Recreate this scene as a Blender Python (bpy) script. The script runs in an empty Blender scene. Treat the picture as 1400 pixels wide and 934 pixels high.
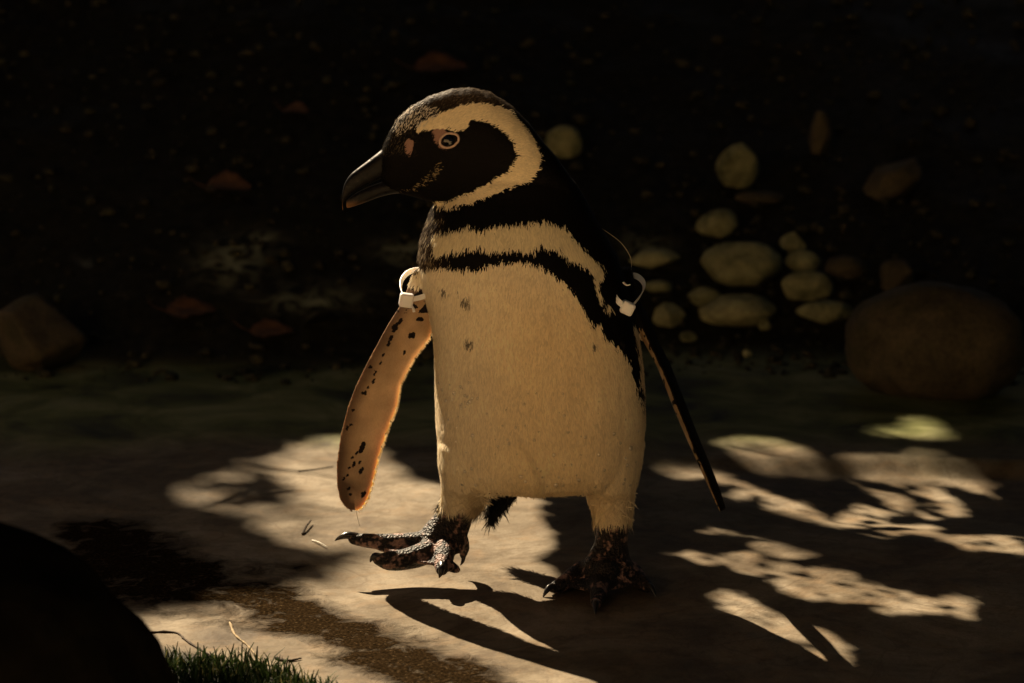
import bpy, bmesh, math, random
import numpy as np
from mathutils import Vector, Matrix
from mathutils.bvhtree import BVHTree

rng = np.random.default_rng(7)
random.seed(7)
scene = bpy.context.scene
col = scene.collection

# ------------------------------------------------------------------ camera
CAM = np.array((0.0, -3.0, 0.85)); PITCH = math.radians(9.6); FPX = 3189.0
cam_d = bpy.data.cameras.new('camera')
cam = bpy.data.objects.new('camera', cam_d); col.objects.link(cam)
cam.location = CAM; cam.rotation_euler = (math.pi/2 - PITCH, 0, 0)
cam_d.lens = 82.0; cam_d.sensor_width = 36.0; cam_d.clip_start = 0.05; cam_d.clip_end = 2000
cam_d.dof.use_dof = True; cam_d.dof.focus_distance = 3.03; cam_d.dof.aperture_fstop = 5.0
scene.camera = cam

# ------------------------------------------------------------------ world and sun
SUN = np.array((-0.62, 1.10, 1.0)); SUN /= np.linalg.norm(SUN)      # direction towards the sun
world = bpy.data.worlds.new('World'); scene.world = world; world.use_nodes = True
nt = world.node_tree
sky = nt.nodes.new('ShaderNodeTexSky'); sky.sky_type = 'NISHITA'; sky.sun_disc = False
sky.sun_elevation = math.asin(SUN[2]); sky.sun_rotation = math.atan2(SUN[0], SUN[1])
sky.air_density = 1.0; sky.dust_density = 4.0; sky.ozone_density = 0.3
bg = nt.nodes['Background']; bg.inputs['Strength'].default_value = 0.006
nt.links.new(sky.outputs[0], bg.inputs['Color'])
sun_d = bpy.data.lights.new('sun', 'SUN'); sun_d.energy = 5.0; sun_d.angle = math.radians(0.5)
sun_d.color = (1.0, 0.80, 0.54)
sun = bpy.data.objects.new('sun', sun_d); col.objects.link(sun)
sun.rotation_euler = Vector(-SUN).to_track_quat('-Z', 'Y').to_euler(); sun.location = (-4, 7, 6)

vs = scene.view_settings
vs.view_transform = 'Standard'; vs.look = 'None'; vs.exposure = 1.45; vs.gamma = 1.0; vs.use_curve_mapping = False
scene.cycles.use_denoising = True
scene.cycles.max_bounces = 6; scene.cycles.diffuse_bounces = 4
scene.cycles.sample_clamp_indirect = 4.0

# ------------------------------------------------------------------ photo pixel -> place
ST, CT = math.sin(PITCH), math.cos(PITCH)
def ray(px, py):
    a = (px - 700.0)/FPX; b = (467.0 - py)/FPX
    return np.array((a, CT + b*ST, -ST + b*CT))
def P(px, py, Y):
    r = ray(px, py); return CAM + r*((Y - CAM[1])/r[1])
def PX(p):
    """place -> photo pixel, vectorised"""
    q = np.asarray(p) - CAM
    d = q[..., 1]*CT - q[..., 2]*ST
    u = q[..., 1]*ST + q[..., 2]*CT
    return 700 + FPX*q[..., 0]/d, 467 - FPX*u/d
MPP = 3.04/FPX           # metres per photo pixel at the bird

# ------------------------------------------------------------------ noise
def _hash(ix, iy, iz, seed):
    n = (ix*374761393 + iy*668265263 + iz*2147483647 + seed*974634777) & 0xffffffff
    n = ((n ^ (n >> 13))*1274126177) & 0xffffffff
    n = n ^ (n >> 16)
    return (n & 0xffff)/65535.0
def vnoise(p, seed=0):
    p = np.asarray(p, float); i = np.floor(p).astype(np.int64); f = p - i; f = f*f*(3 - 2*f)
    r = 0
    for dx in (0, 1):
        for dy in (0, 1):
            for dz in (0, 1):
                w = (f[..., 0] if dx else 1-f[..., 0])*(f[..., 1] if dy else 1-f[..., 1])*(f[..., 2] if dz else 1-f[..., 2])
                r = r + w*_hash(i[..., 0]+dx, i[..., 1]+dy, i[..., 2]+dz, seed)
    return r*2 - 1
def fbm(p, octaves=4, seed=0):
    p = np.asarray(p, float); r = 0; a = 1.0; s = 0
    for o in range(octaves):
        r = r + a*vnoise(p*2.0**o + 17.3*o, seed+o); s += a; a *= 0.5
    return r/s
def n3(x, y, z=0): 
    return np.stack(np.broadcast_arrays(np.asarray(x, float), np.asarray(y, float), np.asarray(z, float)), -1)

def inpoly(x, y, poly):
    x = np.asarray(x, float); y = np.asarray(y, float)
    r = np.zeros(x.shape, bool); n = len(poly)
    for i in range(n):
        x0, y0 = poly[i]; x1, y1 = poly[(i+1) % n]
        if y0 == y1: continue
        c = ((y0 > y) != (y1 > y)) & (x < (x1-x0)*(y-y0)/(y1-y0) + x0)
        r ^= c
    return r
def polydist(x, y, poly):
    d = np.full(np.shape(x), 1e9); n = len(poly)
    for i in range(n):
        a = np.array(poly[i], float); b = np.array(poly[(i+1) % n], float); ab = b-a
        t = np.clip(((x-a[0])*ab[0] + (y-a[1])*ab[1])/max(ab@ab, 1e-12), 0, 1)
        d = np.minimum(d, np.hypot(x-a[0]-t*ab[0], y-a[1]-t*ab[1]))
    return d
def sstep(a, b, x):
    t = np.clip((x-a)/(b-a), 0, 1); return t*t*(3-2*t)

# ------------------------------------------------------------------ mesh and object helpers
def mesh_from(name, V, F):
    me = bpy.data.meshes.new(name); me.from_pydata([tuple(v) for v in V], [], F); me.update(); return me
def mesh_np(name, V, F):
    """V (n,3), F (m,k) arrays, all faces of k corners"""
    V = np.ascontiguousarray(V, np.float32); F = np.ascontiguousarray(F, np.int32); m, k = F.shape
    me = bpy.data.meshes.new(name)
    me.vertices.add(len(V)); me.vertices.foreach_set('co', V.ravel())
    me.loops.add(m*k); me.loops.foreach_set('vertex_index', F.ravel())
    me.polygons.add(m); me.polygons.foreach_set('loop_start', np.arange(0, m*k, k, dtype=np.int32))
    me.polygons.foreach_set('loop_total', np.full(m, k, np.int32))
    me.update(); me.validate(); return me
def smooth(me):
    me.polygons.foreach_set('use_smooth', np.ones(len(me.polygons), bool))
def link(name, me, mat=None, parent=None, smooth_it=True):
    if mat is not None and not me.materials: me.materials.append(mat)
    if smooth_it: smooth(me)
    o = bpy.data.objects.new(name, me); col.objects.link(o)
    if parent is not None: o.parent = parent
    return o
def tag(o, label=None, cat=None, group=None, kind=None):
    if label: o['label'] = label
    if cat: o['category'] = cat
    if group: o['group'] = group
    if kind: o['kind'] = kind
    return o
def verts(me):
    a = np.empty(len(me.vertices)*3, np.float32); me.vertices.foreach_get('co', a); return a.reshape(-1, 3).astype(float)
def normals(me):
    a = np.empty(len(me.vertices)*3, np.float32); me.vertex_normals.foreach_get('vector', a); return a.reshape(-1, 3).astype(float)
def set_float(me, name, v):
    at = me.attributes.new(name, 'FLOAT', 'POINT'); at.data.foreach_set('value', np.asarray(v, np.float32))
def set_color(me, name, c):
    c = np.asarray(c, np.float32); c = np.concatenate([c, np.ones((len(c), 1), np.float32)], 1)
    at = me.attributes.new(name, 'FLOAT_COLOR', 'POINT'); at.data.foreach_set('color', c.ravel())

class Build:
    def __init__(s): s.V = []; s.F = []
    def loft(s, rings, cap=True):
        b = len(s.V); n = len(rings[0])
        for r in rings: s.V.extend(tuple(p) for p in r)
        for k in range(len(rings)-1):
            for i in range(n):
                j = (i+1) % n
                s.F.append((b+k*n+i, b+k*n+j, b+(k+1)*n+j, b+(k+1)*n+i))
        if cap:
            c0 = len(s.V); s.V.append(tuple(np.mean(rings[0], 0))); c1 = len(s.V); s.V.append(tuple(np.mean(rings[-1], 0)))
            e = b+(len(rings)-1)*n
            for i in range(n):
                j = (i+1) % n
                s.F.append((c0, b+j, b+i)); s.F.append((c1, e+i, e+j))
    def tube(s, pts, rad, n=14, round_ends=True, flat=1.0, sub=3, flat_axis=(0, 0, 1)):
        pts = [np.array(p, float) for p in pts]; rad = list(rad)
        if sub > 1:                                           # catmull-rom resample
            q = []; rr = []
            for i in range(len(pts)-1):
                p0 = pts[max(i-1, 0)]; p1 = pts[i]; p2 = pts[i+1]; p3 = pts[min(i+2, len(pts)-1)]
                for k in range(sub):
                    t = k/sub
                    q.append(0.5*((2*p1)+(-p0+p2)*t+(2*p0-5*p1+4*p2-p3)*t*t+(-p0+3*p1-3*p2+p3)*t**3)); rr.append(rad[i]*(1-t)+rad[i+1]*t)
            q.append(pts[-1]); rr.append(rad[-1]); pts, rad = q, rr
        rings = []; up = np.array(flat_axis, float)
        N = len(pts)
        for i in range(N):
            t = pts[min(i+1, N-1)] - pts[max(i-1, 0)]; t /= np.linalg.norm(t)
            u = np.cross(t, up)
            if np.linalg.norm(u) < 0.15: u = np.cross(t, (0.3, 1, 0.1))
            u /= np.linalg.norm(u); v = np.cross(u, t)
            def ring(c, r): return [c + r*(u*math.cos(a) + flat*v*math.sin(a)) for a in np.linspace(0, 2*math.pi, n, endpoint=False)]
            if round_ends and i == 0:
                for a in (80, 55, 28): rings.append(ring(pts[0] - t*rad[0]*math.sin(math.radians(a)), rad[0]*math.cos(math.radians(a))))
            rings.append(ring(pts[i], rad[i]))
            if round_ends and i == N-1:
                for a in (28, 55, 80): rings.append(ring(pts[-1] + t*rad[-1]*math.sin(math.radians(a)), rad[-1]*math.cos(math.radians(a))))
        s.loft(rings)
    def sheet(s, quad_pts, thick):
        """closed thick triangle/quad patch given by corner points (ordered)"""
        q = [np.array(p, float) for p in quad_pts]; n = np.cross(q[1]-q[0], q[2]-q[0]); n /= np.linalg.norm(n)
        b = len(s.V); k = len(q)
        s.V.extend(tuple(p + n*thick/2) for p in q); s.V.extend(tuple(p - n*thick/2) for p in q)
        s.F.append(tuple(range(b, b+k))); s.F.append(tuple(range(b+2*k-1, b+k-1, -1)))
        for i in range(k):
            j = (i+1) % k; s.F.append((b+j, b+i, b+k+i, b+k+j))
    def mesh(s, name): 
        me = mesh_from(name, s.V, s.F)
        bm = bmesh.new(); bm.from_mesh(me); bmesh.ops.recalc_face_normals(bm, faces=bm.faces); bm.to_mesh(me); bm.free()
        return me

def ellipse_ring(c, u, v, n=48, e=2.0):
    r = []
    for a in np.linspace(0, 2*math.pi, n, endpoint=False):
        ca, sa = math.cos(a), math.sin(a)
        r.append(c + u*math.copysign(abs(ca)**(2/e), ca) + v*math.copysign(abs(sa)**(2/e), sa))
    return r

# ------------------------------------------------------------------ materials
def mat(name):
    m = bpy.data.materials.new(name); m.use_nodes = True
    return m, m.node_tree, m.node_tree.nodes['Principled BSDF']
def node(nt, typ, **kw):
    n = nt.nodes.new(typ)
    for k, v in kw.items(): setattr(n, k, v)
    return n
def noise_node(nt, scale, detail=6, rough=0.6, coords=None, dist=0.0):
    n = node(nt, 'ShaderNodeTexNoise'); n.inputs['Scale'].default_value = scale
    n.inputs['Detail'].default_value = detail; n.inputs['Roughness'].default_value = rough; n.inputs['Distortion'].default_value = dist
    if coords is not None: nt.links.new(coords, n.inputs['Vector'])
    return n
def ramp(nt, fac, stops):
    r = node(nt, 'ShaderNodeValToRGB'); nt.links.new(fac, r.inputs['Fac']); e = r.color_ramp.elements
    while len(e) < len(stops): e.new(0.5)
    for el, (p, c) in zip(e, stops): el.position = p; el.color = (*c, 1) if len(c) == 3 else c
    return r
def mixc(nt, fac, a, b, mode='MIX'):
    m = node(nt, 'ShaderNodeMix', data_type='RGBA', blend_type=mode)
    for sock, v in ((m.inputs['Factor'], fac), (m.inputs[6], a), (m.inputs[7], b)):
        if hasattr(v, 'is_output'): nt.links.new(v, sock)
        elif isinstance(v, (int, float)): sock.default_value = v
        else: sock.default_value = (*v, 1)
    return m.outputs[2]
def math_n(nt, op, a, b=None, clamp=False):
    m = node(nt, 'ShaderNodeMath', operation=op); m.use_clamp = clamp
    for i, v in enumerate((a, b)):
        if v is None: continue
        if hasattr(v, 'is_output'): nt.links.new(v, m.inputs[i])
        else: m.inputs[i].default_value = v
    return m.outputs[0]
def bump(nt, bsdf, height, strength, dist, prev=None):
    b = node(nt, 'ShaderNodeBump'); b.inputs['Strength'].default_value = strength; b.inputs['Distance'].default_value = dist
    nt.links.new(height, b.inputs['Height'])
    if prev is not None: nt.links.new(prev, b.inputs['Normal'])
    nt.links.new(b.outputs[0], bsdf.inputs['Normal']); return b.outputs[0]
def attr(nt, name):
    a = node(nt, 'ShaderNodeAttribute'); a.attribute_name = name; return a

def simple_mat(name, c, rough=0.7, spec=0.3, nscale=None, vary=0.5, bump_s=0.3, bump_d=0.002):
    m, nt, b = mat(name); b.inputs['Roughness'].default_value = rough; b.inputs['Specular IOR Level'].default_value = spec
    if nscale:
        tc = node(nt, 'ShaderNodeTexCoord'); n = noise_node(nt, nscale, coords=tc.outputs['Object'])
        r = ramp(nt, n.outputs['Fac'], [(0.3, tuple(x*(1-vary) for x in c)), (0.7, tuple(min(1, x*(1+vary)) for x in c))])
        nt.links.new(r.outputs[0], b.inputs['Base Color']); bump(nt, b, n.outputs['Fac'], bump_s, bump_d)
    else: b.inputs['Base Color'].default_value = (*c, 1)
    return m

# ================================================================== THE GROUND
def bank_line(x): return 1.72 + 0.10*np.sin(1.7*x+0.6) + 0.06*np.sin(4.1*x)
def height(x, y, fine=True):
    x = np.asarray(x, float); y = np.asarray(y, float)
    e = y - bank_line(x)
    rise = np.where(e > 0, 0.46*e*sstep(0, 0.25, e), 0); rise = 1.5*np.tanh(rise/1.5)
    z = rise
    nearw = sstep(-1.8, -1.2, y)*sstep(-3, -2, x)*(1 - sstep(2, 3, x))*(1 - sstep(3.6, 4.6, y))
    z = z + 0.006*fbm(n3(x*2.2, y*2.2, 0.3), 3, 3)*nearw*sstep(0.05, 0.45, np.hypot(x, y+0.0))
    # weathered ledge that crosses behind the bird on the shaded side
    led = 0.85 + 0.12*fbm(n3(x*1.3, 0.2, 7), 3, 31)
    z = z - 0.022*sstep(0.10, 0.6, x)*sstep(-0.03, 0.03, led - y)*sstep(0.25, 0.55, y)*nearw
    z = z + 0.020*sstep(0.1, 0.5, e)*fbm(n3(x*5, y*5, 2), 4, 11)*nearw
    if fine: z = z + 0.0016*fbm(n3(x*18, y*18, 0.9), 3, 5)*nearw
    return z
def G(px, py, lo=-2.5, hi=6.0):
    """point of the ground seen at a photo pixel"""
    r = ray(px, py); ts = np.linspace((lo+3)/r[1], (hi+3)/r[1], 3000)
    p = CAM + ts[:, None]*r; d = p[:, 2] - height(p[:, 0], p[:, 1])
    i = int(np.argmax(d < 0)) if (d < 0).any() else len(ts)-1
    return p[i]

def axis(a, b, step, far, grow=1.25):
    mid = list(np.arange(a, b, step)); s = step; lo = []; x = a
    while x > -far: s *= grow; x -= s; lo.append(x)
    s = step; hi = []; x = mid[-1]
    while x < far: s *= grow; x += s; hi.append(x)
    return np.array(lo[::-1] + mid + hi)
gx = axis(-1.5, 1.6, 0.011, 400); gy = axis(-1.1, 3.4, 0.013, 400)
XX, YY = np.meshgrid(gx, gy); V = np.stack([XX.ravel(), YY.ravel(), height(XX.ravel(), YY.ravel())], 1)
nx, ny = len(gx), len(gy); ii = (np.arange(ny-1)[:, None]*nx + np.arange(nx-1)[None, :]).ravel()
ground_me = mesh_np('ground', V, np.stack([ii, ii+1, ii+1+nx, ii+nx], 1))
gpx, gpy = PX(V); infront = V[:, 1] > -2.5
jit = 14*fbm(n3(V[:, 0]*14, V[:, 1]*10, 4), 3, 21)
# dark soil caught on the slab, running from the turf towards the bird's shadow
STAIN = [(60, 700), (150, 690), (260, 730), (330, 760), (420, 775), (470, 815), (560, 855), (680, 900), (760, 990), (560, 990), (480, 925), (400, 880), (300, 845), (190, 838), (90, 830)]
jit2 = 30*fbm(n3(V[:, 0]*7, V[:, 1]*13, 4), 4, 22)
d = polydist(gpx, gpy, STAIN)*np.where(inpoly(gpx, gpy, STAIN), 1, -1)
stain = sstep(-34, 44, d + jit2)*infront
TURF = [(60, 840), (190, 886), (240, 889), (310, 905), (380, 915), (440, 940), (560, 1010), (600, 1200), (-100, 1200), (-100, 800)]
d = polydist(gpx, gpy, TURF)*np.where(inpoly(gpx, gpy, TURF), 1, -1)
turf = sstep(-4, 6, d)*infront
algae = sstep(0.82, 1.12, V[:, 1] + 0.16*fbm(n3(V[:, 0]*4, V[:, 1]*4, 1), 4, 41) + 0.25*sstep(0.1, 0.9, V[:, 0])*0 )
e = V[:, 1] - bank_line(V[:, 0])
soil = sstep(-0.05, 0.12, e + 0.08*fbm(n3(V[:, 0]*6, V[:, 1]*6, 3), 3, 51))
far = sstep(3, 6, np.abs(V[:, 0])) 
pale_mask = sum(np.exp(-((gpx-a)/c)**2 - ((gpy-b_)/d_)**2) for a, b_, c, d_ in [(318, 362, 42, 30), (430, 410, 60, 18), (560, 345, 40, 20), (885, 340, 30, 22), (1000, 500, 90, 16), (350, 330, 30, 12)])*infront; set_float(ground_me, 'pale_blotch', pale_mask)
set_float(ground_me, 'bounce_ground', sstep(-.62, -.80, V[:, 1])); set_float(ground_me, 'stain', stain); set_float(ground_me, 'turf', turf); set_float(ground_me, 'algae', algae); set_float(ground_me, 'soil', np.maximum(soil, far))

m_ground, nt, b = mat('weathered_slab')
geo = node(nt, 'ShaderNodeNewGeometry'); pos = geo.outputs['Position']
nA = noise_node(nt, 5.0, 8, 0.62, pos, 0.6); nB = noise_node(nt, 38.0, 6, 0.65, pos); nC = noise_node(nt, 260.0, 4, 0.6, pos); nD = noise_node(nt, 14.0, 7, 0.6, pos, 1.2)
base = ramp(nt, nA.outputs['Fac'], [(0.30, (0.058, 0.040, 0.024)), (0.46, (0.143, 0.111, 0.073)), (0.64, (0.275, 0.23, 0.17))]).outputs[0]
base = mixc(nt, math_n(nt, 'MULTIPLY', ramp(nt, nD.outputs['Fac'], [(0.50, (0, 0, 0)), (0.68, (1, 1, 1))]).outputs[0], 0.55), base, (0.22, 0.15, 0.085))
grain = ramp(nt, nB.outputs['Fac'], [(0.30, (0.72, 0.69, 0.64)), (0.50, (1, 1, 1)), (0.8, (1.08, 1.07, 1.05))]).outputs[0]
base = mixc(nt, 1.0, base, grain, 'MULTIPLY')
grain2 = ramp(nt, nC.outputs['Fac'], [(0.3, (0.78, 0.77, 0.75)), (0.6, (1.05, 1.05, 1.05))]).outputs[0]
base = mixc(nt, 0.7, base, grain2, 'MULTIPLY')
nV = noise_node(nt, 3.4, 5, 0.55, pos, 1.8); vein = ramp(nt, math_n(nt, 'ABSOLUTE', math_n(nt, 'SUBTRACT', nV.outputs['Fac'], 0.5)), [(0.0, (1, 1, 1)), (0.022, (0, 0, 0))]).outputs[0]
base = mixc(nt, math_n(nt, 'MULTIPLY', math_n(nt, 'MULTIPLY', vein, nB.outputs['Fac']), 0.75, True), base, (0.075, 0.05, 0.03))
alg = ramp(nt, nA.outputs['Fac'], [(0.34, (0.016, 0.020, 0.007)), (0.50, (0.14, 0.15, 0.050)), (0.70, (0.34, 0.33, 0.17))]).outputs[0]
af = math_n(nt, 'MULTIPLY', attr(nt, 'algae').outputs['Fac'], 0.93)
base = mixc(nt, af, base, alg)
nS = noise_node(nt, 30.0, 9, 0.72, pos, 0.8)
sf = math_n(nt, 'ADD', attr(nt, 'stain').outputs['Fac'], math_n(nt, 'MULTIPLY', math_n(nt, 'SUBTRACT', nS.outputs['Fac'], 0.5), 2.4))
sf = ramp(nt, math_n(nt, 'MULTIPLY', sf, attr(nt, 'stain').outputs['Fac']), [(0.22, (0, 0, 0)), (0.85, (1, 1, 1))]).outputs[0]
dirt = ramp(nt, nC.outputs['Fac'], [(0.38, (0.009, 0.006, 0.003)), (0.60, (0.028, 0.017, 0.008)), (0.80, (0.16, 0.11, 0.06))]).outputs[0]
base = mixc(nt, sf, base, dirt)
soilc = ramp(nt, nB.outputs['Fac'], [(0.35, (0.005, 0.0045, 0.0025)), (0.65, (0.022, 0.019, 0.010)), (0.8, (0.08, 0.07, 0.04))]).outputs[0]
base = mixc(nt, attr(nt, 'bounce_ground').outputs['Fac'], base, (0.72, 0.57, 0.37))  # unseen near ground made paler to bounce sun onto the bird
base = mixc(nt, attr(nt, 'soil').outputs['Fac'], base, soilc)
lf = math_n(nt, 'MULTIPLY', attr(nt, 'pale_blotch').outputs['Fac'], ramp(nt, nD.outputs['Fac'], [(0.42, (0, 0, 0)), (0.60, (1, 1, 1))]).outputs[0], True); base = mixc(nt, math_n(nt, 'MULTIPLY', lf, .8), base, (0.30, 0.31, 0.20))  # pale blotches at set places, broken up by noise
base = mixc(nt, attr(nt, 'turf').outputs['Fac'], base, (0.010, 0.010, 0.004))
nt.links.new(base, b.inputs['Base Color'])
rr = ramp(nt, nA.outputs['Fac'], [(0.3, (0.5,)*3), (0.7, (0.8,)*3)]).outputs[0]; nt.links.new(rr, b.inputs['Roughness'])
nt.links.new(math_n(nt, 'MULTIPLY', math_n(nt, 'SUBTRACT', 1.0, sf), 0.08), b.inputs['Specular IOR Level'])
b1 = bump(nt, b, nB.outputs['Fac'], 0.4, 0.004); b2 = bump(nt, b, nC.outputs['Fac'], 0.35, 0.0012, b1)
dd = node(nt, 'ShaderNodeBump'); dd.inputs['Distance'].default_value = 0.008
nt.links.new(math_n(nt, 'MULTIPLY', sf, nS.outputs['Fac']), dd.inputs['Height']); dd.inputs['Strength'].default_value = 0.8
nt.links.new(b2, dd.inputs['Normal']); nt.links.new(dd.outputs[0], b.inputs['Normal'])
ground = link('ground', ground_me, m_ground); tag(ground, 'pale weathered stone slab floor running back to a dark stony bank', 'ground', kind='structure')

# ================================================================== STONES
def stone_mat(name, c1, c2, moss=0.3):
    m, nt, b = mat(name); tc = node(nt, 'ShaderNodeTexCoord'); oi = node(nt, 'ShaderNodeObjectInfo')
    add = node(nt, 'ShaderNodeVectorMath', operation='ADD'); nt.links.new(tc.outputs['Object'], add.inputs[0]); nt.links.new(oi.outputs['Random'], add.inputs[1])
    n1 = noise_node(nt, 16, 8, 0.65, add.outputs[0], 0.5); n2 = noise_node(nt, 120, 5, 0.6, add.outputs[0])
    c = ramp(nt, n1.outputs['Fac'], [(0.3, c1), (0.68, c2)]).outputs[0]
    c = mixc(nt, 0.6, c, ramp(nt, n2.outputs['Fac'], [(0.35, (0.55,)*3), (0.6, (1.05,)*3)]).outputs[0], 'MULTIPLY')
    n3_ = noise_node(nt, 9, 6, 0.7, add.outputs[0], 1.0)
    c = mixc(nt, math_n(nt, 'MULTIPLY', ramp(nt, n3_.outputs['Fac'], [(0.5, (0,)*3), (0.66, (1,)*3)]).outputs[0], moss), c, (0.03, 0.036, 0.012))
    nt.links.new(c, b.inputs['Base Color']); b.inputs['Roughness'].default_value = 0.8; b.inputs['Specular IOR Level'].default_value = 0.2
    b1 = bump(nt, b, n1.outputs['Fac'], 0.4, 0.01); bump(nt, b, n2.outputs['Fac'], 0.35, 0.002, b1); return m
m_stone = stone_mat('river_stone', (0.14, 0.14, 0.07), (0.40, 0.39, 0.21), 0.75)
m_stone_pale = stone_mat('pale_stone', (0.22, 0.21, 0.11), (0.50, 0.48, 0.26), 0.5)
m_boulder = stone_mat('brown_boulder', (0.05, 0.04, 0.024), (0.12, 0.096, 0.058), 0.5)
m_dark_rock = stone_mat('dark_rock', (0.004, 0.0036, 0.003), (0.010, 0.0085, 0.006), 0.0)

def rock_mesh(name, rx, ry, rz, seed, rough=0.22, sub=4, facet=0.0):
    bm = bmesh.new(); bmesh.ops.create_icosphere(bm, subdivisions=sub, radius=1.0)
    me = bpy.data.meshes.new(name); bm.to_mesh(me); bm.free()
    v = verts(me); n = v/np.linalg.norm(v, axis=1)[:, None]
    r = 1 + rough*fbm(n*1.3 + seed*3.7, 3, seed) + 0.05*fbm(n*5 + seed, 3, seed+50)
    if facet:                                                # clip by a few planes for a broken look
        rr = np.random.default_rng(seed)
        for k in range(7):
            a = rr.normal(size=3); a /= np.linalg.norm(a); c = 1 - facet*rr.uniform(0.3, 1)
            h = (n*r[:, None]) @ a; r = np.where(h > c, r*c/np.maximum(h, 1e-6)*0.97 + r*0.03, r)
    v = n*r[:, None]*np.array((rx, ry, rz))
    me.vertices.foreach_set('co', v.astype(np.float32).ravel()); me.update(); return me

def stone(px, py, w, h, label, material=None, seed=1, depth=None, facet=0.0, rot=0.0, name='stone', sink=0.30, rough=0.22, group=None):
    """a stone whose middle shows at (px,py) and is w x h photo pixels; it rests on the ground found under its lower edge"""
    g = G(px, py + h*0.42); s = (g[1]+3.0)/FPX*1.02
    rx, rz = w*s/2, h*s/2*1.04; ry = depth*rx if depth else 0.8*rx
    me = rock_mesh(name, rx, ry, rz, seed, rough, 4, facet)
    o = link(name, me, material or m_stone)
    c = g + np.array((0, ry*0.55, 0)); zc = rz*0.80
    o.location = (c[0], c[1], g[2] + zc); o.rotation_euler = (0.0, rot, random.uniform(-0.3, 0.3))
    tag(o, label, 'stone', group); return o

stone(1010, 231, 58, 66, 'upright egg shaped pale stone alone high on the bank', m_stone, 3, rot=0.2)
stone(771, 197, 52, 46, 'dim rounded stone on the bank just behind the penguin nape', m_stone, 5)
stone(981, 309, 58, 40, 'mottled stone with a pale top above the large flat stone', m_stone, 8, facet=0.25, rot=-0.35)
stone(1017, 366, 118, 60, 'largest flat mossy stone in the group of stones on the bank', m_stone, 11, facet=0.2)
stone(1086, 334, 38, 32, 'small angular stone perched behind the rounded green stone', m_stone_pale, 13, facet=0.4, rot=0.4)
stone(1098, 359, 48, 30, 'small rounded greenish stone touching the largest flat stone', m_stone, 17)
stone(1106, 395, 72, 44, 'smooth domed stone between the largest flat stone and the boulder', m_stone, 19)
stone(963, 408, 48, 28, 'small speckled stone beside the long pale stone', m_stone, 23, facet=0.2)
stone(1010, 428, 104, 46, 'long pale smooth stone at the foot of the bank', m_stone_pale, 29, rot=-0.1)
stone(914, 433, 46, 38, 'pale squarish stone beside the edge-on flipper', m_stone_pale, 31, facet=0.3)
stone(1131, 431, 78, 38, 'low stone with a dark cracked face beside the long pale stone', m_stone, 37, facet=0.4)
stone(1226, 381, 52, 52, 'dim grey stone just above the big boulder', m_boulder, 41, facet=0.3)
stone(893, 356, 70, 26, 'thin flat pale stone above the edge-on flipper strap', m_stone_pale, 43, facet=0.3)
stone(902, 393, 40, 16, 'tiny flat stone between the thin pale stone and the squarish one', m_stone, 47)
stone(1046, 446, 18, 14, 'tiny brown pebble touching the long pale stone', m_stone, 53)
stone(941, 462, 24, 15, 'tiny tan pebble under the pale squarish stone', m_stone, 59)
stone(1022, 484, 13, 11, 'lone tiny pale pebble on the dark ground below the stones', m_stone_pale, 61)
stone(1122, 186, 34, 60, 'tall dim narrow stone near the top of the bank', m_boulder, 67, facet=0.3)
stone(1220, 250, 90, 46, 'dim tilted slab of stone high above the boulder', m_boulder, 71, facet=0.35, rot=-0.6)
stone(1040, 272, 70, 18, 'thin slate shaped stone under the upright egg shaped stone', m_boulder, 73, facet=0.3)
stone(1160, 368, 60, 34, 'dark brownish stone beside the small greenish stone', m_boulder, 79)
bo = stone(1284, 478, 252, 160, 'big smooth brown boulder at the foot of the bank', m_boulder, 83, depth=0.75, name='boulder', rough=0.12); bo['category'] = 'boulder'
bo = stone(58, 462, 150, 112, 'broken angular brown rock in the shade facing the big smooth boulder', m_boulder, 89, depth=0.8, facet=0.62, name='rock', rough=.3); bo['category'] = 'rock'

# pebbles too many to count, strewn over the bank
pb = Build(); Vs = []; Fs = []
bm = bmesh.new(); bmesh.ops.create_icosphere(bm, subdivisions=1, radius=1.0); bm.verts.ensure_lookup_table()
iv = np.array([v.co[:] for v in bm.verts]); itri = np.array([[v.index for v in f.verts] for f in bm.faces]); bm.free()
def scatter_pebbles(n, xr, er, smin, smax):
    x = rng.uniform(*xr, n); y = bank_line(x) + rng.uniform(*er, n); z = height(x, y); s = smin*(smax/smin)**(rng.random(n)**2.2)
    for i in range(n):
        v = iv*(1 + 0.18*rng.normal(size=(len(iv), 1)))*np.array((s[i], s[i]*rng.uniform(.6, 1), s[i]*rng.uniform(.4, .75)))
        a = rng.uniform(0, 6.28); c, s_ = math.cos(a), math.sin(a); v = v @ np.array(((c, -s_, 0), (s_, c, 0), (0, 0, 1)))
        Fs.append(itri + len(Vs)*len(iv)); Vs.append(v + (x[i], y[i], z[i] + s[i]*0.25))
scatter_pebbles(2600, (-1.6, 1.7), (-0.12, 2.0), 0.004, 0.022)
scatter_pebbles(500, (0.2, 1.3), (-0.25, 0.5), 0.004, 0.018)
pm = mesh_np('gravel', np.concatenate(Vs), np.concatenate(Fs))
m_gravel = stone_mat('gravel_stone', (0.008, 0.007, 0.004), (0.07, 0.064, 0.035), 0.6)
tag(link('gravel', pm, m_gravel), 'loose dark gravel strewn over the bank', 'gravel', kind='stuff')

# dark rock close to the lens, lower corner
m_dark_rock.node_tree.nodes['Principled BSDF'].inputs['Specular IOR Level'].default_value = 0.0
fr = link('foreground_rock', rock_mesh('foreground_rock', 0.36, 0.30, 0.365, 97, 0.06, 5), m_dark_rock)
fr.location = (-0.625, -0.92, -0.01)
tag(fr, 'near black rounded rock beside the strip of turf', 'rock')

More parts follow.
